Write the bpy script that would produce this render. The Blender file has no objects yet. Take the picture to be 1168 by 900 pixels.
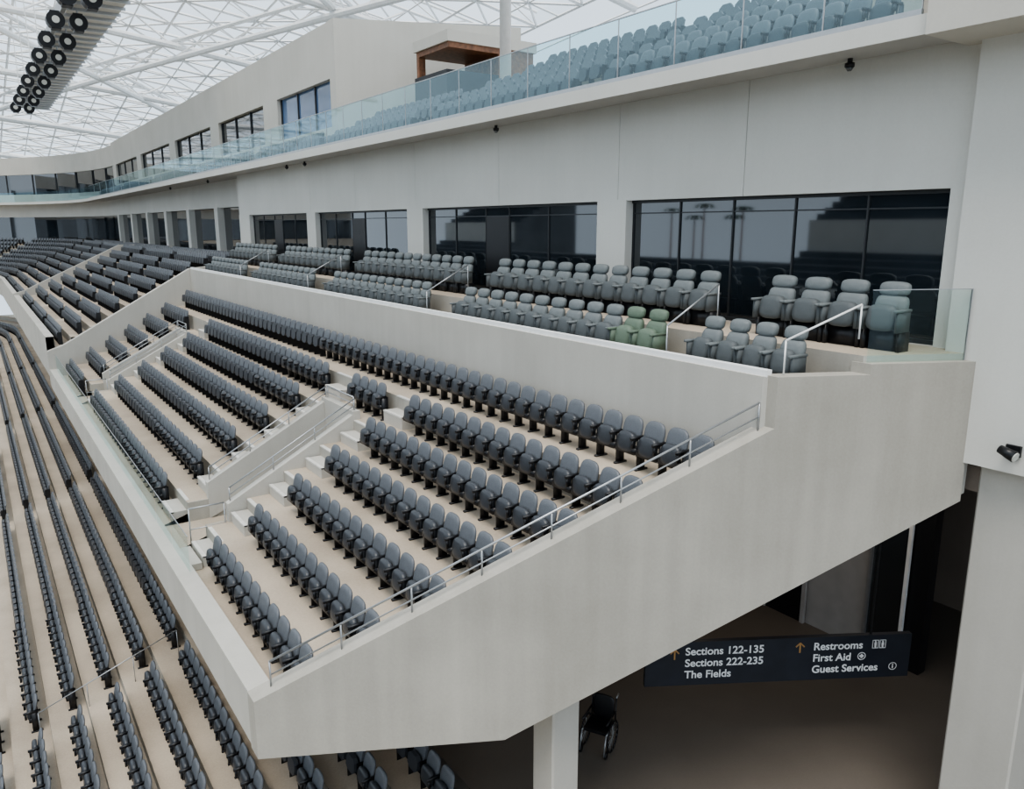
import bpy, math, random, bmesh
from mathutils import Vector, Matrix
random.seed(4)
COL = bpy.context.scene.collection

# ------------------------------------------------------------------ materials
def mat_new(name):
    m = bpy.data.materials.new(name); m.use_nodes = True
    return m, m.node_tree, m.node_tree.nodes['Principled BSDF']

def plain(name, c, rough=.6, metal=0., spec=.5, bump=0., nscale=40., var=.0, ior=None):
    m, nt, b = mat_new(name)
    b.inputs['Roughness'].default_value = rough
    b.inputs['Metallic'].default_value = metal
    b.inputs['Specular IOR Level'].default_value = spec
    if ior: b.inputs['IOR'].default_value = ior
    b.inputs['Base Color'].default_value = (*c, 1)
    tc = nt.nodes.new('ShaderNodeTexCoord')
    n = nt.nodes.new('ShaderNodeTexNoise'); n.inputs['Scale'].default_value = nscale
    nt.links.new(tc.outputs['Object'], n.inputs['Vector'])
    if var > 0:
        r = nt.nodes.new('ShaderNodeValToRGB')
        r.color_ramp.elements[0].position = .3; r.color_ramp.elements[1].position = .7
        r.color_ramp.elements[0].color = (*[x*(1-var) for x in c], 1)
        r.color_ramp.elements[1].color = (*[min(1, x*(1+var)) for x in c], 1)
        nt.links.new(n.outputs['Fac'], r.inputs[0]); nt.links.new(r.outputs[0], b.inputs['Base Color'])
    if bump > 0:
        bp = nt.nodes.new('ShaderNodeBump'); bp.inputs['Strength'].default_value = bump
        bp.inputs['Distance'].default_value = .01
        nt.links.new(n.outputs['Fac'], bp.inputs['Height']); nt.links.new(bp.outputs[0], b.inputs['Normal'])
    return m

def concrete(name, c1, c2, streak=.5, rough=.8, scale=.7, sharp=.3):
    m, nt, b = mat_new(name)
    b.inputs['Roughness'].default_value = rough
    b.inputs['Specular IOR Level'].default_value = .25
    tc = nt.nodes.new('ShaderNodeTexCoord')
    n1 = nt.nodes.new('ShaderNodeTexNoise'); n1.inputs['Scale'].default_value = scale; n1.inputs['Detail'].default_value = 8
    mp = nt.nodes.new('ShaderNodeMapping'); mp.inputs['Scale'].default_value = (4, 4, .3)
    n2 = nt.nodes.new('ShaderNodeTexNoise'); n2.inputs['Scale'].default_value = 1.; n2.inputs['Detail'].default_value = 6
    n3 = nt.nodes.new('ShaderNodeTexNoise'); n3.inputs['Scale'].default_value = 25; n3.inputs['Detail'].default_value = 4
    for a, bb in ((tc.outputs['Object'], n1.inputs['Vector']), (tc.outputs['Object'], mp.inputs['Vector']),
                  (mp.outputs[0], n2.inputs['Vector']), (tc.outputs['Object'], n3.inputs['Vector'])):
        nt.links.new(a, bb)
    mx = nt.nodes.new('ShaderNodeMath'); mx.operation = 'MULTIPLY_ADD'
    nt.links.new(n2.outputs['Fac'], mx.inputs[0]); mx.inputs[1].default_value = streak
    nt.links.new(n1.outputs['Fac'], mx.inputs[2])
    m2 = nt.nodes.new('ShaderNodeMath'); m2.operation = 'MULTIPLY_ADD'
    nt.links.new(n3.outputs['Fac'], m2.inputs[0]); m2.inputs[1].default_value = .3
    nt.links.new(mx.outputs[0], m2.inputs[2])
    r = nt.nodes.new('ShaderNodeMapRange')
    mid = .5+.5*streak+.15
    r.inputs[1].default_value = mid-sharp; r.inputs[2].default_value = mid+sharp
    mixc = nt.nodes.new('ShaderNodeMix'); mixc.data_type = 'RGBA'
    mixc.inputs[6].default_value = (*c1, 1); mixc.inputs[7].default_value = (*c2, 1)
    nt.links.new(m2.outputs[0], r.inputs[0]); nt.links.new(r.outputs[0], mixc.inputs[0]); nt.links.new(mixc.outputs[2], b.inputs['Base Color'])
    bp = nt.nodes.new('ShaderNodeBump'); bp.inputs['Strength'].default_value = .15; bp.inputs['Distance'].default_value = .01
    nt.links.new(n3.outputs['Fac'], bp.inputs['Height']); nt.links.new(bp.outputs[0], b.inputs['Normal'])
    return m

def glass(name, tint, base=.03, top=.5):
    m = bpy.data.materials.new(name); m.use_nodes = True; nt = m.node_tree; nt.nodes.clear()
    o = nt.nodes.new('ShaderNodeOutputMaterial'); mix = nt.nodes.new('ShaderNodeMixShader')
    t = nt.nodes.new('ShaderNodeBsdfTransparent'); g = nt.nodes.new('ShaderNodeBsdfGlossy')
    lw = nt.nodes.new('ShaderNodeLayerWeight'); lw.inputs[0].default_value = .5
    pw = nt.nodes.new('ShaderNodeMath'); pw.operation = 'POWER'; pw.inputs[1].default_value = 4.
    ad = nt.nodes.new('ShaderNodeMath'); ad.operation = 'MULTIPLY_ADD'; ad.inputs[1].default_value = top; ad.inputs[2].default_value = base; ad.use_clamp = True
    t.inputs[0].default_value = (*tint, 1); g.inputs[0].default_value = (.75, .92, .97, 1); g.inputs['Roughness'].default_value = .03
    nt.links.new(lw.outputs['Facing'], pw.inputs[0]); nt.links.new(pw.outputs[0], ad.inputs[0]); nt.links.new(ad.outputs[0], mix.inputs[0])
    nt.links.new(t.outputs[0], mix.inputs[1]); nt.links.new(g.outputs[0], mix.inputs[2]); nt.links.new(mix.outputs[0], o.inputs[0])
    return m

M = {}
M['conc'] = concrete('side_concrete', (.31, .292, .255), (.45, .425, .378), .6, sharp=.42)
M['para'] = concrete('parapet_concrete', (.42, .40, .36), (.53, .51, .465), .4, sharp=.4)
M['floor'] = concrete('terrace_floor', (.34, .285, .225), (.56, .48, .385), .0, .75, .5)
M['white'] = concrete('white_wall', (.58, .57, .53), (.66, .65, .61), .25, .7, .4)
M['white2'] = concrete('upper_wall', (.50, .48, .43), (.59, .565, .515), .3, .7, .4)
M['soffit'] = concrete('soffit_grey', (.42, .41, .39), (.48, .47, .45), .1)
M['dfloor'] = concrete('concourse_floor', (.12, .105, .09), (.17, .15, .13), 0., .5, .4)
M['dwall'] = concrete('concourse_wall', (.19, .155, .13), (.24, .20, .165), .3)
M['gwall'] = plain('grey_partition', (.40, .39, .38), .6, var=.08, nscale=2)
M['seat'] = plain('slate_seat_plastic', (.108, .117, .130), .45, bump=.1, nscale=60, var=.12)
M['seatd'] = plain('dark_seat_plastic', (.042, .046, .053), .4, var=.1)
M['black'] = plain('black_metal', (.010, .010, .012), .4, var=.1)
M['uph'] = plain('grey_green_upholstery', (.155, .172, .175), .6, bump=.3, nscale=120, var=.12)
M['uphd'] = plain('dark_upholstery', (.085, .096, .10), .6, bump=.2, nscale=120, var=.1)
M['uphg'] = plain('green_grey_upholstery', (.12, .165, .12), .6, bump=.3, nscale=120, var=.12)
M['steel'] = plain('brushed_steel', (.42, .43, .44), .35, metal=.7, var=.05, nscale=10)
M['whitem'] = plain('white_painted_steel', (.82, .82, .81), .45, var=.04, nscale=5)
M['dglass'] = plain('dark_window_glass', (.012, .017, .022), .03, spec=.8, var=.3, nscale=.4, ior=1.8)
M['bglass'] = plain('sky_tinted_window_glass', (.09, .15, .26), .08, spec=.8, var=.25, nscale=.3)
M['frame'] = plain('window_frame', (.05, .052, .055), .4, metal=.3, var=.1)
M['glass'] = glass('balustrade_glass', (.62, .82, .87), .10, .55)
M['glass2'] = glass('clear_glass', (.84, .93, .91), .03, .35)
M['navy'] = plain('navy_sign_panel', (.014, .018, .028), .45, var=.15, nscale=3)
M['lett'] = plain('white_lettering', (.85, .85, .85), .5, var=.02)
M['gold'] = plain('bronze_arrow', (.42, .24, .09), .5, var=.05)
M['wood'] = plain('brown_wood', (.22, .10, .05), .5, var=.3, nscale=6)
M['field'] = plain('field_floor', (.16, .16, .14), .9, var=.2, nscale=.1)
M['lens'] = plain('lamp_lens', (.6, .6, .55), .2, var=.05)
M['nose'] = plain('step_nosing', (.60, .58, .54), .7, var=.08, nscale=9)
M['stand'] = plain('opposite_stand_seats', (.03, .035, .04), .8, var=.4, nscale=.2)
M['standl'] = plain('opposite_stand_steps', (.10, .11, .12), .8, var=.3, nscale=.2)
M['palm'] = plain('palm_green', (.03, .06, .025), .8, var=.3, nscale=2)
def membrane():
    m = bpy.data.materials.new('roof_membrane'); m.use_nodes = True; nt = m.node_tree; nt.nodes.clear()
    o = nt.nodes.new('ShaderNodeOutputMaterial'); mix = nt.nodes.new('ShaderNodeMixShader')
    t = nt.nodes.new('ShaderNodeBsdfTransparent'); d = nt.nodes.new('ShaderNodeBsdfTranslucent')
    d.inputs[0].default_value = (.85, .9, .93, 1); t.inputs[0].default_value = (.97, .98, 1, 1)
    tc = nt.nodes.new('ShaderNodeTexCoord'); n = nt.nodes.new('ShaderNodeTexNoise'); n.inputs['Scale'].default_value = .05
    r = nt.nodes.new('ShaderNodeMapRange'); r.inputs[3].default_value = .1; r.inputs[4].default_value = .3
    nt.links.new(tc.outputs['Object'], n.inputs['Vector']); nt.links.new(n.outputs['Fac'], r.inputs[0]); nt.links.new(r.outputs[0], mix.inputs[0])
    nt.links.new(t.outputs[0], mix.inputs[1]); nt.links.new(d.outputs[0], mix.inputs[2]); nt.links.new(mix.outputs[0], o.inputs[0])
    return m
M['memb'] = membrane()

# ------------------------------------------------------------------ mesh builder
class MB:
    def __init__(s): s.v = []; s.f = []; s.m = []; s.mats = []
    def mi(s, k):
        if k not in s.mats: s.mats.append(k)
        return s.mats.index(k)
    def add(s, vs, fs, k, T=None):
        o = len(s.v); i = s.mi(k)
        s.v += [tuple(T @ Vector(p)) for p in vs] if T else [tuple(p) for p in vs]
        for f in fs: s.f.append([a+o for a in f]); s.m.append(i)
    def box(s, x0, x1, y0, y1, z0, z1, k, T=None):
        vs = [(x0,y0,z0),(x1,y0,z0),(x1,y1,z0),(x0,y1,z0),(x0,y0,z1),(x1,y0,z1),(x1,y1,z1),(x0,y1,z1)]
        s.add(vs, [(0,3,2,1),(4,5,6,7),(0,1,5,4),(1,2,6,5),(2,3,7,6),(3,0,4,7)], k, T)
    def cyl(s, p0, p1, r, k, n=8, r1=None):
        p0 = Vector(p0); p1 = Vector(p1); d = (p1-p0).normalized(); r1 = r if r1 is None else r1
        a = Vector((0,0,1)) if abs(d.z) < .9 else Vector((1,0,0))
        u = d.cross(a).normalized(); w = d.cross(u)
        vs = []
        for p, rr in ((p0, r), (p1, r1)):
            for i in range(n):
                t = 2*math.pi*i/n; vs.append(p+u*math.cos(t)*rr+w*math.sin(t)*rr)
        fs = [(i, (i+1) % n, n+(i+1) % n, n+i) for i in range(n)] + [tuple(range(n-1, -1, -1)), tuple(range(n, 2*n))]
        s.add(vs, fs, k)
    def prism(s, prof, y0, y1, ks):
        f0 = y0 if callable(y0) else (lambda x: y0); f1 = y1 if callable(y1) else (lambda x: y1)
        n = len(prof); o = len(s.v)
        s.v += [(x, f0(x), z) for x, z in prof] + [(x, f1(x), z) for x, z in prof]
        for i in range(n):
            j = (i+1) % n; s.f.append([o+i, o+j, o+n+j, o+n+i]); s.m.append(s.mi(ks[i] if isinstance(ks, list) else ks))
        k = ks[0] if isinstance(ks, list) else ks
        s.f.append([o+i for i in range(n)][::-1]); s.m.append(s.mi(k))
        s.f.append([o+n+i for i in range(n)]); s.m.append(s.mi(k))
    def sweep(s, prof, ss, ks, closed=True):
        n = len(prof); o = len(s.v)
        for q in ss:
            for x, z in prof: s.v.append((*path(q, x), z))
        for a in range(len(ss)-1):
            for i in range(n if closed else n-1):
                j = (i+1) % n
                s.f.append([o+a*n+i, o+a*n+j, o+(a+1)*n+j, o+(a+1)*n+i]); s.m.append(s.mi(ks[i] if isinstance(ks, list) else ks))
    def mesh(s, name, smooth=False):
        me = bpy.data.meshes.new(name); me.from_pydata(s.v, [], s.f)
        for k in s.mats: me.materials.append(M[k])
        me.polygons.foreach_set('material_index', s.m)
        if smooth: me.polygons.foreach_set('use_smooth', [True]*len(me.polygons))
        me.validate(); me.update()
        b = bmesh.new(); b.from_mesh(me); bmesh.ops.recalc_face_normals(b, faces=b.faces); b.to_mesh(me); b.free()
        return me

S0, RA = 95., 30.
def path(q, x):
    if q <= S0: return (x, q)
    a = (q-S0)/RA
    return (-RA+(RA+x)*math.cos(a), S0+(RA+x)*math.sin(a))
def pang(q): return 0 if q <= S0 else (q-S0)/RA
SW = [S0+RA*math.radians(d) for d in range(6, 97, 6)]
def srange(a): return [a, S0]+SW

def link(o): COL.objects.link(o); return o
def obj(name, me, parent=None, **kw):
    o = bpy.data.objects.new(name, me); link(o)
    if parent: o.parent = parent
    for k, v in kw.items(): o[k] = v
    return o
def struct(name, mb, smooth=False):
    return obj(name, mb.mesh(name, smooth), kind='structure')
def thing(name, label, cat, loc=(0,0,0), rz=0, group=None):
    e = bpy.data.objects.new(name, None); link(e); e.location = loc; e.rotation_euler = (0, 0, rz); e.empty_display_size = .2
    e['label'] = label; e['category'] = cat
    if group: e['group'] = group
    return e

# ------------------------------------------------------------------ key dims
EK = .503
def E(x): return 11.47-EK*x
ek = [3.65+.88*k for k in range(6)]
fk = [-6.95+.48*k for k in range(6)]+[-3.95]

def profile(vom=False):
    p = [(2.6,-7.48),(2.6,-6.6),(2.95,-6.6),(2.95,-6.95)]; k = ['para','para','conc','floor']
    i0 = 0
    if vom:
        p += [(ek[4],-6.95),(ek[4],fk[5])]; k += ['conc','floor']; i0 = 5
    for i in range(i0, 6):
        p += [(ek[i], fk[i]),(ek[i], fk[i+1])]; k += ['conc','floor']
    p += [(9.23,-3.95),(9.23,-2.12),(9.43,-2.12),(9.43,-2.5),(10.6,-2.5),(10.6,-1.85),(12.3,-1.85),(12.3,-4.05),(5.78,-7.53)]
    k += ['para','para','conc','floor','conc','floor','conc','soffit','soffit']
    return p, k
mb = MB()
V1 = (17.2, 18.9); V2 = (34.6, 36.2)
p, k = profile(); pv, kv = profile(True)
mb.prism(p, lambda x: E(x)+.15, V1[0], k); mb.prism(pv, V1[0], V1[1], kv)
mb.prism(p, V1[1], V2[0], k); mb.prism(pv, V2[0], V2[1], kv); mb.prism(p, V2[1], 42., k)
for (a, b) in (V1, V2):
    for kk in range(4):
        x0 = ek[kk]-.004; x1 = ek[kk+1]
        mb.box(x0, x1, a-.03, a+.012, -6.96, fk[kk+1]+.003, 'conc'); mb.box(x0, x1, b-.012, b+.03, -6.96, fk[kk+1]+.003, 'conc')
    mb.box(2.96, 7.17, a-.02, b+.02, -6.99, -6.944, 'floor')
struct('floor', mb)

prof = [(2.585,-6.585),(9.3,-2.86),(9.3,-2.105),(10.57,-2.105),(10.57,-1.95),(12.08,-1.95),(12.08,-4.12),(5.78,-7.55),(2.585,-7.5)]
mb = MB(); mb.prism(prof, lambda x: E(x)-.02, lambda x: E(x)+.3, 'conc'); struct('wall_end', mb)

n = 0
for (y0, y1), sfx in ((V1, 'a'), (V2, 'b')):
    for yy in (y0-.15, y1-.05):
        mb = MB(); mb.prism([(4.12,-6.95),(4.12,-6.05),(7.3,-4.35),(7.3,-5.6)], yy, yy+.2, 'para'); n += 1; struct('wall_entry_%d' % n, mb)
    mb = MB(); mb.box(7.16, 7.35, y0-.16, y1+.16, -6.9, -4.34, 'para'); n += 1; struct('wall_entry_%d' % n, mb)
mb = MB(); mb.prism([(2.59,-7.4),(2.59,-5.75),(3.3,-5.5),(9.23,-2.1),(12.2,-1.8),(12.2,-4.1),(5.78,-7.5)], 42., 42.35, 'para'); struct('wall_divider_1', mb)
mb = MB(); mb.prism([(2.59,-7.0),(2.59,-5.0),(3.3,-4.8),(10.2,-1.45),(12.8,-1.45),(12.8,-4.1),(5.78,-7.5)], 70., 70.35, 'para'); struct('wall_divider_2', mb)

def prof2():
    p = [(2.6,-7.0),(2.6,-5.1),(2.95,-5.1),(2.95,-5.6)]; k = ['para','para','conc','floor']
    z = -5.6
    for i in range(8):
        x = 3.65+.88*i; p += [(x, z),(x, z+.42)]; k += ['conc','floor']; z += .42
    p += [(13.2, z),(13.2,-4.0),(5.78,-7.2)]; k += ['conc','soffit','soffit']
    return p, k
mb = MB(); p2, k2 = prof2()
mb.sweep(p2, [42.3]+srange(70.), k2); struct('floor.001', mb)

# ------------------------------------------------------------------ aisle steps
def stairs(y0, y1, ks, label):
    mb = MB()
    for kx in ks:
        x = ek[kx]; z = fk[kx]; h = (fk[kx+1]-fk[kx])/2
        mb.box(x-.36, x+.02, y0, y1, z-.02, z+h, 'para'); mb.box(x-.37, x-.29, y0, y1, z+h-.03, z+h+.006, 'nose')
        mb.box(x-.005, x+.08, y0, y1, z+2*h-.02, z+2*h+.006, 'nose')
    o = obj('aisle_steps', mb.mesh('aisle_steps')); o['label'] = label; o['category'] = 'stairs'; o['group'] = 'concrete aisle steps'
stairs(16.02, 17.0, range(0, 5), 'flight of pale concrete aisle steps beside the walled entry')
stairs(15.5, 16.45, [5], 'upper pale concrete aisle step beside a short seat row')
stairs(19.1, 20.1, range(0, 6), 'flight of pale concrete aisle steps between seat blocks')
stairs(33.4, 34.4, range(0, 6), 'flight of pale concrete aisle steps beside the farther entry')
mb = MB()
mb.box(2.97, 3.25, 15.95, 17.0, -6.94, -6.8, 'para')
o = obj('landing_step', mb.mesh('landing_step')); o['label'] = 'low concrete landing step behind the front parapet'; o['category'] = 'stairs'

# ------------------------------------------------------------------ seats
def se_outline(w, h, p=3.2, n=18):
    out = []
    for i in range(n):
        t = 2*math.pi*(i+.5)/n; c, s = math.cos(t), math.sin(t)
        out.append((w/2*math.copysign(abs(c)**(2/p), c), h/2*math.copysign(abs(s)**(2/p), s)))
    return out
def pillow(mb, w, h, zc, x, th, lean, k, p=3.2, n=18, bulge=.02, y0=0, taper=0):
    ol = se_outline(w, h, p, n); vs = []; 
    for dx, sc in ((-th/2-bulge, .0), (-th/2-bulge*.6, .62), (-th/2, .9), (-th/6, 1.), (th/4, 1.), (th/2, .9), (th/2, .0)):
        for yy, zz in ol:
            z = zc+zz*sc; vs.append((x+dx+lean*(zz*sc), y0+yy*sc*(1-taper*(zz/h)), z))
            if sc == 0: break
    fs = []; N = n
    o1 = 1
    for i in range(N): fs.append((0, o1+(i+1) % N, o1+i))
    for r in range(4):
        a = o1+r*N; b = a+N
        for i in range(N): fs.append((a+i, a+(i+1) % N, b+(i+1) % N, b+i))
    a = o1+4*N; last = a+N
    for i in range(N): fs.append((a+i, a+(i+1) % N, last))
    mb.add(vs, fs, k)
def seat_parts(n=20):
    P = []
    b = MB(); pillow(b, .445, .42, .655, .02, .06, .22, 'seat', 3.1, n, .012, taper=.08); P.append(('backrest', b))
    b = MB(); pillow(b, .40, .34, .46, -.12, .09, .12, 'seatd', 3., n, .02); P.append(('seat', b))
    b = MB(); b.box(-.26, .03, -.264, -.223, .54, .59, 'black'); b.box(-.24,-.19,-.26,-.23,.40,.54,'black'); P.append(('armrest', b))
    b = MB(); b.box(-.10, .06, -.262, -.225, .02, .56, 'black'); b.box(-.14, .12, -.27, -.215, 0, .03, 'black')
    b.box(-.16, .03, -.23, .23, .27, .37, 'black'); P.append(('support_post', b))
    return P
SP = [(nm, b.mesh('stadium_seat_'+nm, True)) for nm, b in seat_parts()]
mbj = MB()
for nm, b in seat_parts(12):
    o = len(mbj.v); mbj.v += b.v
    for f, mi in zip(b.f, b.m): mbj.f.append([a+o for a in f]); mbj.m.append(mbj.mi(b.mats[mi]))
SEATJ = mbj.mesh('stadium_seat_whole', True)
lp = MB()
def lowpill(mb, w, h, zc, x, th, lean, k):
    ol = se_outline(w, h, 3., 8); n = 8
    vs = [(x-th/2+lean*z, y, zc+z) for y, z in ol]+[(x+th/2+lean*z, y, zc+z) for y, z in ol]
    mb.add(vs, [tuple(range(n-1,-1,-1)), tuple(range(n, 2*n))]+[(i,(i+1)%n,n+(i+1)%n,n+i) for i in range(n)], k)
lowpill(lp, .44, .42, .655, .02, .06, .22, 'seat'); lowpill(lp, .40, .34, .46, -.13, .09, .12, 'seatd')
lp.add([(-.14,-.25,.0),(-.14,-.25,.6),(.05,-.25,.6),(.05,-.25,0)], [(0,1,2,3)], 'black')
lp.add([(-.14,-.22,.33),(.02,-.22,.33),(.02,.22,.33),(-.14,.22,.33)], [(0,1,2,3)], 'black')

seats = []
def run(X, y0, y1, z, grp, pitch=.5):
    n = int((y1-y0)/pitch+.001)
    for i in range(n): 
        y = y0+pitch*(i+.5); px, py = path(y, X); seats.append((px, py, z, pang(y), grp))
GB = 'folding seats on the balcony'
for kk in range(6):
    X = 3.42+.88*kk; z = fk[kk]
    run(X, E(X)+.36, 15.95 if kk < 5 else 15.45, z, GB)
    run(X, 20.2, 33.2, z, GB)
    run(X, 36.8, 41.8, z, GB)
run(3.42+.88*5, 16.6, 18.7, fk[5], GB)
run(8.78, E(8.78)+.36, 41.8, fk[6], GB)
GL = 'folding seats of the lower bowl'
lowf = lambda i: -(11.98-.3*i)-.85
for i in range(-1, 6):
    X = -.8+.85*i
    y = 4.
    while y < 112:
        run(X, y, y+16.0, lowf(i), GL); y += 17.2
for i in (6, 7, 8):
    X = -.8+.85*i
    run(X, 4.5, 15, lowf(i), GL)
G2 = 'folding seats of the farther sections'
for i in range(9):
    X = 3.3+.88*i; z = -5.6+.42*i
    for a, b in ((43, 50), (51.2, 60), (61.2, 69.5), (71, 80), (81.2, 94), (95.2, 108), (109, 118)): run(X, a, b, z, G2)
for X in (11.3, 12.1): 
    for a, b in ((43, 60), (61.2, 80), (81.2, 94)): run(X, a, b, -5.6+.42*8, G2)
GU = 'folding seats of the upper deck'
for i in range(5):
    for a, b in ((6.5, 14.5), (15.6, 22 if i > 2 else 23), (24, 31)):
        if i > 2 and a > 20: continue
        run(12.75+.9*i, a, b, 2.9+.42*i, GU)
for i in range(2):
    for a, b in ((31.5, 40), (41, 52), (53, 66), (67, 80), (81, 94)): run(12.5+.7*i, a, b, 2.9, GU)
f_ = 886.; pp = math.atan(192/886.); th = math.radians(34.7)
def proj(x, y, z):
    r = x*math.cos(th)-y*math.sin(th); fw = x*math.sin(th)+y*math.cos(th)
    d = fw*math.cos(pp)-z*math.sin(pp); u = z*math.cos(pp)+fw*math.sin(pp)
    if d < .3: return None
    return 584+f_*r/d, 450-f_*u/d, d
vis = []; rest = []
for s in seats:
    q = proj(s[0], s[1], s[2]+.6)
    if q and -6 < q[0] < 1174 and 2 < q[1] < 908:
        hid = False
        if s[4] == GL:
            z = s[2]+.75; t = 7.5/abs(z); hid = s[0]*t > 2.55 and s[1]*t > E(s[0]*t)-.1
            if not hid:
                t = min(1, 2.6/max(s[0], .01)); hid = t < 1 and s[1]*t > 10.1 and z*t > -7.4
        (rest if hid else vis).append((q[2]*(1.35 if s[4] == GU else 1), s))
    elif s[4] in (GB,): rest.append((99, s))
vis.sort(key=lambda t: t[0])
indiv = vis[:299]; rest += vis[299:]
LB = {GB: 'slate grey folding stadium seat on the concrete balcony row', GL: 'dark grey folding stadium seat in a lower bowl row',
      G2: 'grey folding stadium seat in a farther section', GU: 'grey folding seat behind the glass balustrade'}
for d, (x, y, z, a, g) in indiv:
    if d < 21:
        e = thing('stadium_seat', LB[g], 'seat', (x, y, z), a, g)
        for nm, me in SP: obj(nm, me, e)
    else:
        o = obj('stadium_seat', SEATJ, label=LB[g], category='seat', group=g); o.location = (x, y, z); o.rotation_euler = (0, 0, a)
far = MB()
for d, (x, y, z, a, g) in rest:
    T = Matrix.Translation((x, y, z)) @ Matrix.Rotation(a, 4, 'Z')
    o = len(far.v); far.v += [tuple(T @ Vector(p_)) for p_ in lp.v]
    for f, mi in zip(lp.f, lp.m): far.f.append([q+o for q in f]); far.m.append(far.mi(lp.mats[mi]))
o = obj('stadium_seat_mass', far.mesh('stadium_seat_mass')); o['kind'] = 'stuff'; o['label'] = 'remaining rows of small grey folding stadium seats'; o['category'] = 'seats'

# ------------------------------------------------------------------ suite armchairs
def arm_parts(up='uph', upd='uphd'):
    P = []
    b = MB(); pillow(b, .52, .46, .60, .03, .12, .2, up, 4.5, 20, .03); pillow(b, .48, .22, .92, .10, .11, .2, up, 3.2, 20, .03); P.append(('backrest', b))
    b = MB(); pillow(b, .48, .40, .50, -.19, .13, .16, upd, 3.4, 20, .03); P.append(('seat', b))
    for s in (-1, 1):
        b = MB(); b.box(-.36, .05, s*.295-.03, s*.295+.03, .60, .64, up); b.box(-.30, .03, s*.295-.025, s*.295+.025, .30, .60, upd); P.append(('armrest', b))
    b = MB(); b.box(-.14, .04, -.24, .24, .0, .30, 'black'); b.box(-.2, .08, -.31, -.26, 0, .3, 'black'); b.box(-.2, .08, .26, .31, 0, .3, 'black'); P.append(('base', b))
    return [(nm, bb.mesh('armchair_'+nm, True)) for nm, bb in P]
AP = arm_parts(); AG = arm_parts('uphg', 'uphg')
def armrow(X, y0, y1, z, n, lab, green=()):
    for i in range(n):
        y = y0+(y1-y0)*(i+.5)/n
        e = thing('suite_armchair', 'green-grey upholstered folding armchair by the aisle rail' if i in green else lab, 'armchair', (X, y, z), 0, 'upholstered suite armchairs')
        w = (y1-y0)/n/.66
        for nm, me in (AG if i in green else AP): 
            c = obj(nm, me, e); c.scale = (1, min(1, w), 1)
LA = 'grey upholstered folding armchair in front of the suite windows'; LF = 'grey upholstered folding armchair behind the balcony kerb'
armrow(11.45, 6.12, 8.75, -1.85, 4, LA); armrow(10.1, 6.9, 9.0, -2.5, 4, LF)
for gi, (a, b, nb) in enumerate(((9.75, 17.3, 12), (18.5, 25.8, 12), (27., 34., 11), (35.2, 41.7, 10))):
    armrow(11.45, a, b, -1.85, nb, LA); armrow(10.1, a, b-.5, -2.5, nb, LF, (0, 1) if gi == 0 else ())

# ------------------------------------------------------------------ main suite facade
mb = MB()
ys = [5.85, 10.04, 13.55, 18.4, 23.3, 28.1, 32.8, 38.1, 43.4]
for a, b in zip(ys, ys[1:]): mb.box(12.3, 12.7, a+.006, b-.006, .56, 2.7, 'white')
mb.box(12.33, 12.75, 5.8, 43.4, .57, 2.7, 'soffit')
for a, b in ((5.7, 6.16), (13.25, 14.23), (22.8, 23.9), (32.3, 33.3), (41.6, 43.4)): mb.box(12.28, 12.8, a, b, -2.0, .58, 'white')
struct('wall_suite', mb)
mb = MB(); mb.box(12.05, 13.3, -2, 5.85, -3.5, 2.7, 'white'); struct('wall_pier', mb)
bays = [(6.16, 13.25), (14.23, 22.8), (23.9, 32.3), (33.3, 41.6)]
for i, (a, b) in enumerate(bays):
    mb = MB(); w = b-a
    mb.box(12.52, 12.56, a, b, -1.85, .56, 'dglass')
    for t in ((0, .2, .4, .6, .8, 1.) if i == 0 else (0, .25, .46, .6, .8, 1.)):
        y = a+.02+(w-.04)*t; mb.box(12.49, 12.54, y-.015, y+.015, -1.85, .56, 'frame')
    mb.box(12.46, 12.54, a, b, .50, .56, 'frame'); mb.box(12.50, 12.54, a, b, .27, .295, 'frame'); mb.box(12.44, 12.54, a, b, -1.85, -1.78, 'frame')
    if i: mb.box(12.49, 12.53, a+w*.46, a+w*.6, -1.8, .27, 'black')
    struct('window_%d' % (i+1), mb)
mb = MB()
mb.sweep([(13.2, 1.1), (13.2, 2.7), (13.6, 2.7), (13.6, 1.1)], [43.4]+srange(60.), 'white')
y = 43.4
while y < 95:
    mb.box(13.1, 13.7, y, y+.8, -2.3, 1.15, 'white'); y += 7.5
struct('wall_suite_far', mb)
mb = MB(); mb.sweep([(13.5, -2.3), (13.5, 1.15), (13.55, 1.15), (13.55, -2.3)], [43.4]+srange(60.), 'dglass'); struct('window_5', mb)

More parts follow.
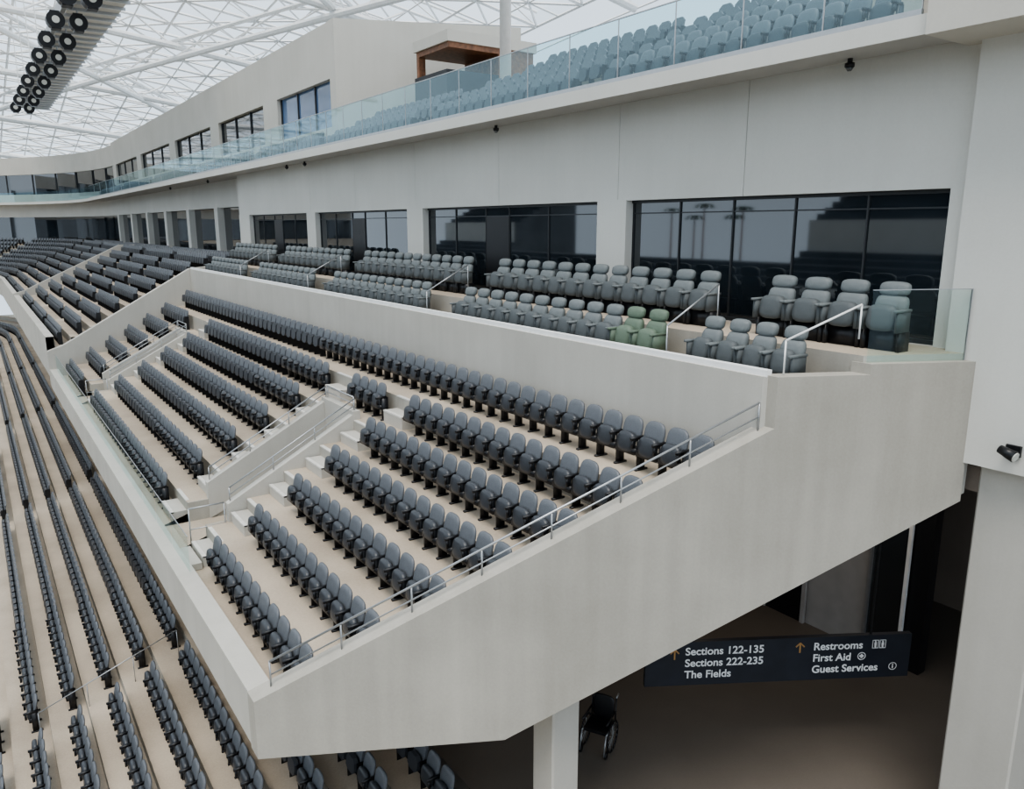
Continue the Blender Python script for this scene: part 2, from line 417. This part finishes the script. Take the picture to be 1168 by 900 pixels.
# ------------------------------------------------------------------ upper slab / fascia
mb = MB()
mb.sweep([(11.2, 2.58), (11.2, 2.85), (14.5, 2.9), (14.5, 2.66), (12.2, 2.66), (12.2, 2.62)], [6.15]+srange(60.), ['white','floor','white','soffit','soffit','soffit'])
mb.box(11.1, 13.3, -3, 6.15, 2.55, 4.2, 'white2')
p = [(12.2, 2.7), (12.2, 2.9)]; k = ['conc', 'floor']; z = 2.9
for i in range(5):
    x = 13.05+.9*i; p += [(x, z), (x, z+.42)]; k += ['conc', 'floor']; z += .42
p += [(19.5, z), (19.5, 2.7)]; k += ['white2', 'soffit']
mb.prism(p, 6.3, 31., k)
struct('floor.002', mb)
def panel(x, y0, y1, z0, z1, mk='glass', grp='upper balustrade glass panels', lab='blue-tinted frameless glass balustrade panel with slim top rail', ang=0, clamp=True, tr=.02):
    e = thing('glass_panel', lab, 'glass railing', (x, y0, z0), ang, grp)
    L = y1-y0; h = z1-z0
    b = MB(); b.add([(0, .012, 0), (0, L-.012, 0), (0, L-.012, h), (0, .012, h)], [(0, 1, 2, 3)], mk); obj('pane', b.mesh('pane'), e)
    b = MB(); b.box(-tr*.7, tr*.7, 0, L, h, h+tr, 'steel'); obj('top_rail', b.mesh('top_rail'), e)
    if clamp:
        b = MB(); b.box(-.03, .03, 0, L, -.02, .06, 'steel'); obj('base_channel', b.mesh('base_channel'), e)
        b = MB(); b.box(-.012, .012, .002, .014, .06, h, 'steel'); obj('edge', b.mesh('edge'), e)
y = 6.3
while y < 90.5:
    st = 1.55 if y < 45 else 4.0
    panel(11.25, y, y+st, 2.87, 4.02); y += st
mb = MB(); mb.sweep([(11.25, 2.87), (11.25, 4.0)], srange(y+.05), 'glass', False)
o = obj('curved_glass_balustrade', mb.mesh('curved_glass_balustrade')); o['label'] = 'curved run of frameless glass balustrade on the far deck'; o['category'] = 'glass railing'

mb = MB()
wins = [(34.2, 41.3), (43.6, 52.6), (54.6, 65.), (67, 79), (81, 93)]
prev = 33.9
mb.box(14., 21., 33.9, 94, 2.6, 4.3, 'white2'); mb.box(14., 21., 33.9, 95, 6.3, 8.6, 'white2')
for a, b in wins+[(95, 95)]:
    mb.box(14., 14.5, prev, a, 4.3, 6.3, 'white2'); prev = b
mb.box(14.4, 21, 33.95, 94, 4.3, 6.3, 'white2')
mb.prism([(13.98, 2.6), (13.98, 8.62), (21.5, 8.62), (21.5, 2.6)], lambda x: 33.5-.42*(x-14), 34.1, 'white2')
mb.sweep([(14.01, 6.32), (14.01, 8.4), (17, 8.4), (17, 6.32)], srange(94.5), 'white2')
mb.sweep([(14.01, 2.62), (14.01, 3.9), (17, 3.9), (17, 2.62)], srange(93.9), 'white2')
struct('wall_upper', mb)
for i, (a, b) in enumerate(wins):
    mb = MB(); mb.box(14.25, 14.3, a, b, 4.3, 6.3, 'bglass' if i < 1 else 'dglass')
    for t in (0, .33, .66, 1): y = a+.04+(b-a-.08)*t; mb.box(14.18, 14.27, y-.04, y+.04, 4.3, 6.3, 'frame')
    struct('window_%d' % (i+6), mb)
mb = MB(); mb.sweep([(14.2, 3.9), (14.2, 6.3), (14.25, 6.3), (14.25, 3.9)], srange(94.), 'dglass')
for q in range(0, 14): 
    x, yv = path(95+q*3.2, 14.15); mb.box(x-.06, x+.06, yv-.06, yv+.06, 3.9, 6.3, 'frame')
struct('window_11', mb)
e = thing('timber_kiosk', 'small flat-roofed kiosk with brown timber lining on the upper deck', 'kiosk', (17.2, 28.8, 5.0))
b = MB(); b.box(-1.2, 3, -1.4, 1.4, 1.9, 2.3, 'white2'); obj('roof', b.mesh('kiosk_roof'), e)
b = MB(); b.box(-1.1, 2.9, -1.3, 1.3, 1.7, 1.9, 'wood'); b.box(1.2, 2.9, -1.3, 1.3, 0, 1.7, 'wood'); b.box(-1.1, -.8, 1.1, 1.3, 0, 1.7, 'wood'); obj('timber_lining', b.mesh('kiosk_lining'), e)
b = MB(); b.box(-1.2, 1.2, -1.3, 1.3, 0, .9, 'black'); obj('counter', b.mesh('kiosk_counter'), e)
b = MB(); b.cyl((16.0, 23.5, 4.), (16.0, 23.5, 32), .2, 'whitem', 16)
o = obj('roof_column', b.mesh('roof_column', True)); o['label'] = 'slim white round column rising to the roof'; o['category'] = 'column'

# ------------------------------------------------------------------ handrails
def handrail(p0, p1, h, nposts, label, mid=True, grp='steel handrails', k='steel', r=.018):
    p0 = Vector(p0); p1 = Vector(p1)
    e = thing('handrail', label, 'handrail', p0, 0, grp); d = p1-p0
    b = MB(); b.cyl((0, 0, h), d+Vector((0, 0, h)), r, k); obj('rail', b.mesh('rail', True), e)
    if mid: b = MB(); b.cyl((0, 0, h*.5), d+Vector((0, 0, h*.5)), r*.7, k); obj('mid_rail', b.mesh('mid_rail', True), e)
    for i in range(nposts):
        q = d*(i/(nposts-1)); b = MB(); b.cyl(q, q+Vector((0, 0, h)), r*.8, k); obj('post', b.mesh('post', True), e)
handrail((2.85, E(2.85)+.14, -6.47), (9.2, E(9.2)+.14, -2.92), .42, 8, 'long sloping steel handrail on top of the concrete end wall')
for (y0, y1) in (V1, V2):
    for yy in (y0-.05, y1+.05): handrail((4.2, yy, -6.02), (7.25, yy, -4.38), .32, 4, 'sloping steel handrail on the entry wall')
    handrail((7.27, y0+.02, -4.35), (7.27, y1-.02, -4.35), .32, 2, 'short steel guard rail across the back of the entry')
    handrail((3.3, y0-.1, -6.95), (4.05, y0-.1, -6.95), .95, 2, 'short steel rail at the foot of the entry wall')
for yy in (9.3, 17.8, 26.4, 34.5):
    handrail((9.65, yy, -2.5), (10.9, yy, -1.85), .85, 2, 'sloping aisle handrail between armchair groups', mid=False, k='steel', r=.016)
handrail((9.5, E(9.5)+.14, -2.1), (10.5, E(10.5)+.14, -2.1+.5), .5, 2, 'pale aisle handrail above the end wall', False, k='whitem', r=.016)
handrail((.1, 17.+3.6, -12.5), (3.4, 17+3.6, -11.3), .8, 4, 'steel aisle rail in the lower bowl', False, r=.014)
mb = MB(); mb.box(9.27, 9.39, 6.95, 42, -2.13, -2.03, 'whitem'); struct('trim_1', mb)
def epanel(x0, x1, z0, z1, mk, lab):
    L = math.hypot(x1-x0, EK*(x1-x0)); a = math.atan2(E(x1)-E(x0), x1-x0)-math.pi/2
    e = thing('glass_panel', lab, 'glass railing', (x0, E(x0)+.12, z0), a, 'clear end glass panels')
    b = MB(); b.add([(0, 0, 0), (0, L, 0), (0, L, z1-z0), (0, 0, z1-z0)], [(0, 1, 2, 3)], mk); obj('pane', b.mesh('pane'), e)
    b = MB(); b.box(-.012, .012, 0, L, z1-z0, z1-z0+.012, 'steel'); obj('top_rail', b.mesh('top_rail'), e)
    b = MB(); b.box(-.012, .012, L-.012, L, 0, z1-z0, 'steel'); obj('edge_trim', b.mesh('edge_trim'), e)
epanel(10.62, 12.02, -1.95, -.9, 'glass2', 'clear greenish glass end panel beside the white pier')
y = 15.1
while y < 40:
    panel(2.85, y, y+1.6, -6.6, -5.85, 'glass2', 'parapet glass panels', 'clear low glass panel on the front parapet', clamp=False, tr=.012); y += 1.65

# ------------------------------------------------------------------ lower bowl floor, concourse
p = []; k = []
for i in range(-12, 9):
    x0 = -.8+.85*i-.58; z = lowf(i); p += [(x0, z), (x0+.85, z)]; k += ['floor', 'conc']
p += [(p[-1][0], -13.5), (p[0][0], -20)]; k += ['conc', 'conc']
mb = MB(); mb.sweep(p, [2., 20, 50, 80]+srange(94.), k); struct('floor.003', mb)
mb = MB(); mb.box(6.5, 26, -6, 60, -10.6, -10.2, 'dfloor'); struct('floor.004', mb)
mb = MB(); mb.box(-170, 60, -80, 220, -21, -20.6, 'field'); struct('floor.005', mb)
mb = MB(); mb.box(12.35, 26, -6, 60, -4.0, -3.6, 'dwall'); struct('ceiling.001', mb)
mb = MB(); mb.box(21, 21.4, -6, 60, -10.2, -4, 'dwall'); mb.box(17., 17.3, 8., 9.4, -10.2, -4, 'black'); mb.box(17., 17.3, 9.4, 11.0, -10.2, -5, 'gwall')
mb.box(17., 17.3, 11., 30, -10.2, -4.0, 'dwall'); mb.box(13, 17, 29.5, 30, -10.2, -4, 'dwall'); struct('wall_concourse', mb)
mb = MB(); mb.box(16.93, 16.99, 8.5, 9.3, -10.2, -6.2, 'dglass'); mb.box(16.86, 16.94, 8.42, 8.5, -10.2, -5.6, 'whitem'); mb.box(16.86,16.94,9.3,9.36,-10.2,-6,'steel'); struct('door_1', mb)
mb = MB(); mb.box(16.93, 16.99, 11.1, 12.2, -10.2, -7.6, 'black'); mb.box(16.88, 16.98, 11.0, 11.1, -10.2, -7.5, 'gwall'); mb.box(16.88, 16.98, 12.2, 12.3, -10.2, -7.5, 'gwall'); struct('door_2', mb)

def pillar(x0, x1, y0, y1, z0, z1, lab):
    b = MB(); c = .03
    prof = [(x0+c, y0), (x1-c, y0), (x1, y0+c), (x1, y1-c), (x1-c, y1), (x0+c, y1), (x0, y1-c), (x0, y0+c)]
    b.v = [(x, y, z0) for x, y in prof]+[(x, y, z1) for x, y in prof]
    b.f = [[i, (i+1) % 8, 8+(i+1) % 8, 8+i] for i in range(8)]+[list(range(8)), list(range(8, 16))]; b.m = [b.mi('para')]*10
    o = obj('concrete_column', b.mesh('concrete_column')); o['label'] = lab; o['category'] = 'column'
pillar(12.3, 13.3, 4.25, 5.25, -10.2, -3.5, 'thick square pale concrete column under the white pier')
pillar(6.75, 7.3, 8.6, 9.15, -10.2, -7.0, 'slim square concrete column under the balcony')

# ------------------------------------------------------------------ sign
L = (9.4, 9.25, -8.37); sa = math.atan2(-2.58, 4.38)
sg = thing('hanging_sign', 'long dark navy hanging wayfinding sign with white lettering', 'sign', L, sa)
b = MB(); b.box(0, 5.08, 0, .1, 0, .88, 'navy'); obj('panel', b.mesh('sign_panel'), sg)
for x in (.9, 4.3):
    b = MB(); b.cyl((x, .05, .88), (x, .05, 2.2 if x < 2 else 4.3), .02, 'black'); obj('hanger_rod', b.mesh('hanger_rod'), sg)
def text(body, x, z, size, k='lett', name='lettering'):
    c = bpy.data.curves.new('t', 'FONT'); c.body = body; c.size = size; c.extrude = .002; c.offset = .004
    t = bpy.data.objects.new('t', c); link(t); bpy.context.view_layer.update()
    me = bpy.data.meshes.new_from_object(t.evaluated_get(bpy.context.evaluated_depsgraph_get()))
    bpy.data.objects.remove(t)
    me.materials.clear(); me.materials.append(M[k])
    o = obj(name, me, sg); o.location = (x, -.006, z); o.rotation_euler = (math.pi/2, 0, 0); return o
for i, s in enumerate(('Sections 122-135', 'Sections 222-235', 'The Fields')): text(s, .74, .62-i*.235, .215)
for i, s in enumerate(('Restrooms', 'First Aid', 'Guest Services')): text(s, 3.18, .62-i*.235, .215)
def ring(x, z, r, w=.014, n=20):
    b = MB(); vs = []; 
    for rr in (r, r-w):
        for i in range(n): t = 2*math.pi*i/n; vs.append((x+rr*math.cos(t), -.008, z+rr*math.sin(t)))
    b.add(vs, [(i, (i+1) % n, n+(i+1) % n, n+i) for i in range(n)], 'lett'); return b
def arrow(x, z):
    b = MB(); y0, y1 = -.012, .0
    b.box(x-.014, x+.014, y0, y1, z-.1, z+.1, 'gold')
    for s in (-1, 1): b.cyl((x, -.006, z+.1), (x+s*.08, -.006, z+.02), .015, 'gold', 6)
    obj('arrow', b.mesh('arrow'), sg, label='bronze upward arrow')
arrow(.54, .64); arrow(2.92, .68)
b = ring(4.13, .46, .08); b.box(4.115, 4.145, -.012, 0, .42, .50, 'lett'); b.box(4.09, 4.17, -.012, 0, .445, .475, 'lett'); obj('first_aid_symbol', b.mesh('first_aid_symbol'), sg)
b = ring(4.76, .225, .08); b.box(4.75, 4.77, -.012, 0, .18, .235, 'lett'); b.box(4.75, 4.77, -.012, 0, .25, .27, 'lett'); obj('information_symbol', b.mesh('information_symbol'), sg)
for x in (4.32, 4.46):
    b = MB(); b.box(x, x+.12, -.011, 0, .61, .62, 'lett'); b.box(x, x+.12, -.011, 0, .77, .78, 'lett'); b.box(x, x+.01, -.011, 0, .61, .78, 'lett'); b.box(x+.11, x+.12, -.011, 0, .61, .78, 'lett')
    b.cyl((x+.06, -.012, .745), (x+.06, 0, .745), .015, 'lett', 8); b.box(x+.04, x+.08, -.012, 0, .67, .725, 'lett'); b.box(x+.045, x+.075, -.012, 0, .63, .67, 'lett')
    obj('restroom_symbol', b.mesh('restroom_symbol'), sg)

# ------------------------------------------------------------------ wheelchair
w = thing('wheelchair', 'black folded wheelchair standing on the concourse floor', 'wheelchair', (9.25, 10.3, -10.2), .5)
for yy in (-.28, .28):
    b = MB(); n = 20
    for i in range(n):
        t0 = 2*math.pi*i/n; t1 = 2*math.pi*(i+1)/n
        b.cyl((.3*math.cos(t0), yy, .32+.3*math.sin(t0)), (.3*math.cos(t1), yy, .32+.3*math.sin(t1)), .02, 'black', 6)
    for i in range(6): t0 = math.pi*i/6; b.cyl((.3*math.cos(t0), yy, .32+.3*math.sin(t0)), (-.3*math.cos(t0), yy, .32-.3*math.sin(t0)), .005, 'steel', 4)
    obj('wheel', b.mesh('wheel', True), w)
b = MB(); pillow(b, .46, .5, .78, .22, .04, .1, 'black', 4); obj('backrest', b.mesh('wc_back', True), w)
b = MB(); b.box(-.28, .22, -.23, .23, .48, .54, 'black'); obj('seat', b.mesh('wc_seat'), w)
b = MB()
for yy in (-.25, .25):
    b.cyl((.22, yy, .3), (.26, yy, 1.0), .015, 'black'); b.cyl((.26, yy, 1.), (.4, yy, 1.02), .018, 'steel'); b.cyl((-.3, yy, .5), (.22, yy, .5), .015, 'steel')
    b.cyl((-.3, yy, .5), (-.42, yy, .12), .015, 'steel'); b.cyl((-.28, yy, .72), (.22, yy, .72), .02, 'black'); b.cyl((-.3, yy, .08), (-.3, yy*1.1, .08), .08, 'black', 12)
obj('frame', b.mesh('wc_frame', True), w)

# ------------------------------------------------------------------ spot + security cameras
s = thing('spotlight', 'small black adjustable spotlight under the white pier', 'spotlight', (12.0, 4.72, -3.15))
b = MB(); b.box(-.0, .05, -.1, .1, -.08, .08, 'black'); b.cyl((0, 0, 0), (-.12, 0, -.0), .02, 'black'); obj('bracket', b.mesh('bracket'), s)
b = MB(); b.cyl((-.14, .12, .03), (-.16, -.10, -.04), .06, 'black', 16, .085); obj('lamp_body', b.mesh('lamp_body', True), s)
b = MB(); b.cyl((-.16, -.10, -.04), (-.162, -.115, -.045), .07, 'lens', 16); obj('lens', b.mesh('lens'), s)
for yy in (7.8, 18.0, 32.3, 34.5, 48., 58.):
    s = thing('security_camera', 'small black dome security camera hanging below the soffit', 'camera', (11.95, yy, 2.62), 0, 'soffit security cameras')
    b = MB(); b.cyl((0, 0, 0), (0, 0, -.08), .04, 'black', 12); b.cyl((0, 0, -.08), (0, 0, -.14), .075, 'black', 14); obj('housing', b.mesh('housing', True), s)
    b = MB(); b.cyl((0, 0, -.14), (0, 0, -.2), .07, 'dglass', 14, .03); obj('dome', b.mesh('dome', True), s)

# ------------------------------------------------------------------ canopy
def roofz(x, y): return 33-(max(0, y)/185)**2*17-((x+25)/75)**2*7
mb = MB(); xs = [-120+8*i for i in range(23)]; yy_ = [-60+8*i for i in range(33)]
nx = len(xs)
vs = [(x, y, roofz(x, y)+1.6) for y in yy_ for x in xs]
fs = [(j*nx+i, j*nx+i+1, (j+1)*nx+i+1, (j+1)*nx+i) for j in range(len(yy_)-1) for i in range(nx-1)]
mb.add(vs, fs, 'memb'); struct('ceiling', mb, True)
mb = MB()
def V(x, y, dz=0): return (x, y, roofz(x, y)+dz)
for j, y in enumerate(yy_):
    if y < 0: continue
    for i, x in enumerate(xs):
        if x < -40: continue
        if i+1 < nx:
            mb.cyl(V(x, y), V(x+8, y), .2, 'whitem', 5); mb.cyl(V(x, y, 1.5), V(x+8, y, 1.5), .16, 'whitem', 4)
            mb.cyl(V(x, y), V(x+4, y, 1.5), .09, 'whitem', 4); mb.cyl(V(x+4, y, 1.5), V(x+8, y), .09, 'whitem', 4)
            mb.cyl(V(x, y), V(x+8, y+8), .13, 'whitem', 4); mb.cyl(V(x+8, y), V(x, y+8), .13, 'whitem', 4)
            mb.cyl(V(x, y+4), V(x+8, y+4), .12, 'whitem', 4)
        mb.cyl(V(x, y), V(x, y+8), .16, 'whitem', 4); mb.cyl(V(x+4, y), V(x+4, y+8), .1, 'whitem', 4)
    if j % 3 == 0:
        for i in range(10, nx-1):
            x = xs[i]
            mb.cyl(V(x, y, -2.5), V(x+8, y, -2.5), .42, 'whitem', 8); mb.cyl(V(x, y, -2.5), V(x+4, y, 0), .13, 'whitem', 5); mb.cyl(V(x+4, y, 0), V(x+8, y, -2.5), .13, 'whitem', 5)
for (xa, ya, xb, yb) in ((-30, 20, 52, 100), (-30, 70, 40, 150), (40, 20, -30, 120), (56, 30, 0, 170)):
    N = 14; P = []
    for i in range(N+1):
        t = i/N; x = xa+(xb-xa)*t; y = ya+(yb-ya)*t; P.append(Vector(V(x, y, -1.2-2.5*math.sin(math.pi*t))))
    for a, b_ in zip(P, P[1:]):
        mb.cyl(a, b_, .4, 'whitem', 8); u = Vector((0, 0, 2.0)); mb.cyl(a+u, b_+u, .25, 'whitem', 6); mb.cyl(a, b_+u, .12, 'whitem', 4); mb.cyl(a+u, b_, .12, 'whitem', 4)
struct('ceiling.002', mb)
t = thing('suspended_catwalk', 'long pale suspended catwalk beam hanging under the roof', 'catwalk', (9.6, 50, 15.))
b = MB(); b.box(-1.6, 1.6, 0, 74, 0, 1.0, 'white2'); b.box(-2.2, -1.9, 0, 74, -.45, .4, 'steel')
for i in range(37): b.box(-2.2, 1.7, i*2, i*2+.15, -.2, 0, 'steel')
obj('deck', b.mesh('deck'), t)
for i in range(8):
    for x in (-1.5, 1.5):
        b = MB(); b.cyl((x, i*10+1, 1), (x, i*10+1, roofz(9.6, 51+i*10)-15), .05, 'whitem', 5); obj('hanger_cable', b.mesh('hanger_cable'), t)
for i in range(9):
    for dx in (-2.6, -1.2):
        s = thing('loudspeaker', 'round-faced black loudspeaker fixed under the catwalk', 'loudspeaker', (9.6+dx, 58+i*7, 13.85), 0, 'loudspeakers under the catwalk')
        b = MB(); b.cyl((0, 0, 0), (0, .8, 0), .58, 'black', 16); b.box(-.3, .3, .1, .85, -.58, .6, 'black'); obj('cabinet', b.mesh('cabinet'), s)
        b = MB(); b.cyl((0, -.06, 0), (0, 0, 0), .24, 'lens', 16); obj('driver', b.mesh('driver'), s)
        b = MB(); b.cyl((0, .4, .6), (0, .4, .7 if dx < -2 else .95), .06, 'steel', 6); obj('bracket', b.mesh('sp_bracket'), s)

def opp(y0, y1, n, dz=0):
    mb = MB(); p = []; k = []
    for i in range(n):
        p += [(-60-2*i, -18+1.0*i+(4 if i > 14 else 0)), (-62-2*i, -18+1.0*i+(4 if i > 14 else 0))]; k += ['standl', 'white' if i in (8, 14) else 'stand']
    zt = p[-1][1]
    p += [(-62-2*n, zt), (-62-2*n, -20), (-60, -20)]; k += ['white', 'conc', 'conc']
    mb.prism(p, y0, y1, k); return mb
struct('wall_opposite', opp(-60, 80, 34)); struct('wall_opposite_low', opp(80, 165, 13)); struct('wall_opposite_far', opp(165, 200, 24))
for (x, y, h) in ((-142, 136, 25), (-146, 142, 23), (-143, 150, 26), (-147, 157, 23), (-144, 163, 25)):
    e = thing('palm_tree', 'tall thin palm tree beyond the open side of the stadium', 'tree', (x, y, -20.6), 0, 'palm trees')
    b = MB(); b.cyl((0, 0, 0), (0, 0, h), .3, 'wood', 8, .2); obj('trunk', b.mesh('trunk', True), e)
    b = MB()
    for i in range(12):
        a = 2*math.pi*i/12; c, s_ = math.cos(a), math.sin(a)
        pts = [(0, 0), (1.2, .6), (2.3, .4), (3., -.6)]
        for (r0, z0), (r1, z1) in zip(pts, pts[1:]):
            b.add([(c*r0-s_*.3, s_*r0+c*.3, h+z0), (c*r0+s_*.3, s_*r0-c*.3, h+z0), (c*r1+s_*.25, s_*r1-c*.25, h+z1), (c*r1-s_*.25, s_*r1+c*.25, h+z1)], [(0, 1, 2, 3)], 'palm')
    obj('fronds', b.mesh('fronds'), e)

# ------------------------------------------------------------------ light / world / camera
w = bpy.data.worlds.new('World'); bpy.context.scene.world = w; w.use_nodes = True
nt = w.node_tree; bg = nt.nodes['Background']
tc = nt.nodes.new('ShaderNodeTexCoord'); sx = nt.nodes.new('ShaderNodeSeparateXYZ'); r = nt.nodes.new('ShaderNodeValToRGB')
nt.links.new(tc.outputs['Generated'], sx.inputs[0]); nt.links.new(sx.outputs['Z'], r.inputs[0]); nt.links.new(r.outputs[0], bg.inputs[0])
r.color_ramp.elements[0].position = 0; r.color_ramp.elements[0].color = (.70, .82, .94, 1)
r.color_ramp.elements[1].position = .6; r.color_ramp.elements[1].color = (.74, .84, .94, 1)
bg.inputs[1].default_value = 1.45
sd = bpy.data.lights.new('sun', 'SUN'); sd.energy = 3.5; sd.angle = math.radians(28); sd.color = (1., .93, .83)
so = bpy.data.objects.new('sun', sd); link(so)
so.rotation_euler = Vector((.3, .28, -1)).to_track_quat('-Z', 'Y').to_euler()
for (x, y) in ((15., 8.), (14, 13)):  # added fill lights without fixtures, only to brighten the dark concourse
    ad = bpy.data.lights.new('concourse_fill', 'AREA'); ad.energy = 36; ad.size = 1.5; ad.color = (1, .88, .75)
    ao = bpy.data.objects.new('concourse_fill', ad); link(ao); ao.location = (x, y, -4.2)
bpy.context.scene.view_settings.look = 'AgX - Medium High Contrast'
cd = bpy.data.cameras.new('camera'); cam = bpy.data.objects.new('camera', cd); link(cam)
cd.sensor_width = 36; cd.lens = 886/1168*36; cd.clip_end = 1000; cd.clip_start = .05
cam.rotation_euler = (math.pi/2-pp, 0, -th); bpy.context.scene.camera = cam
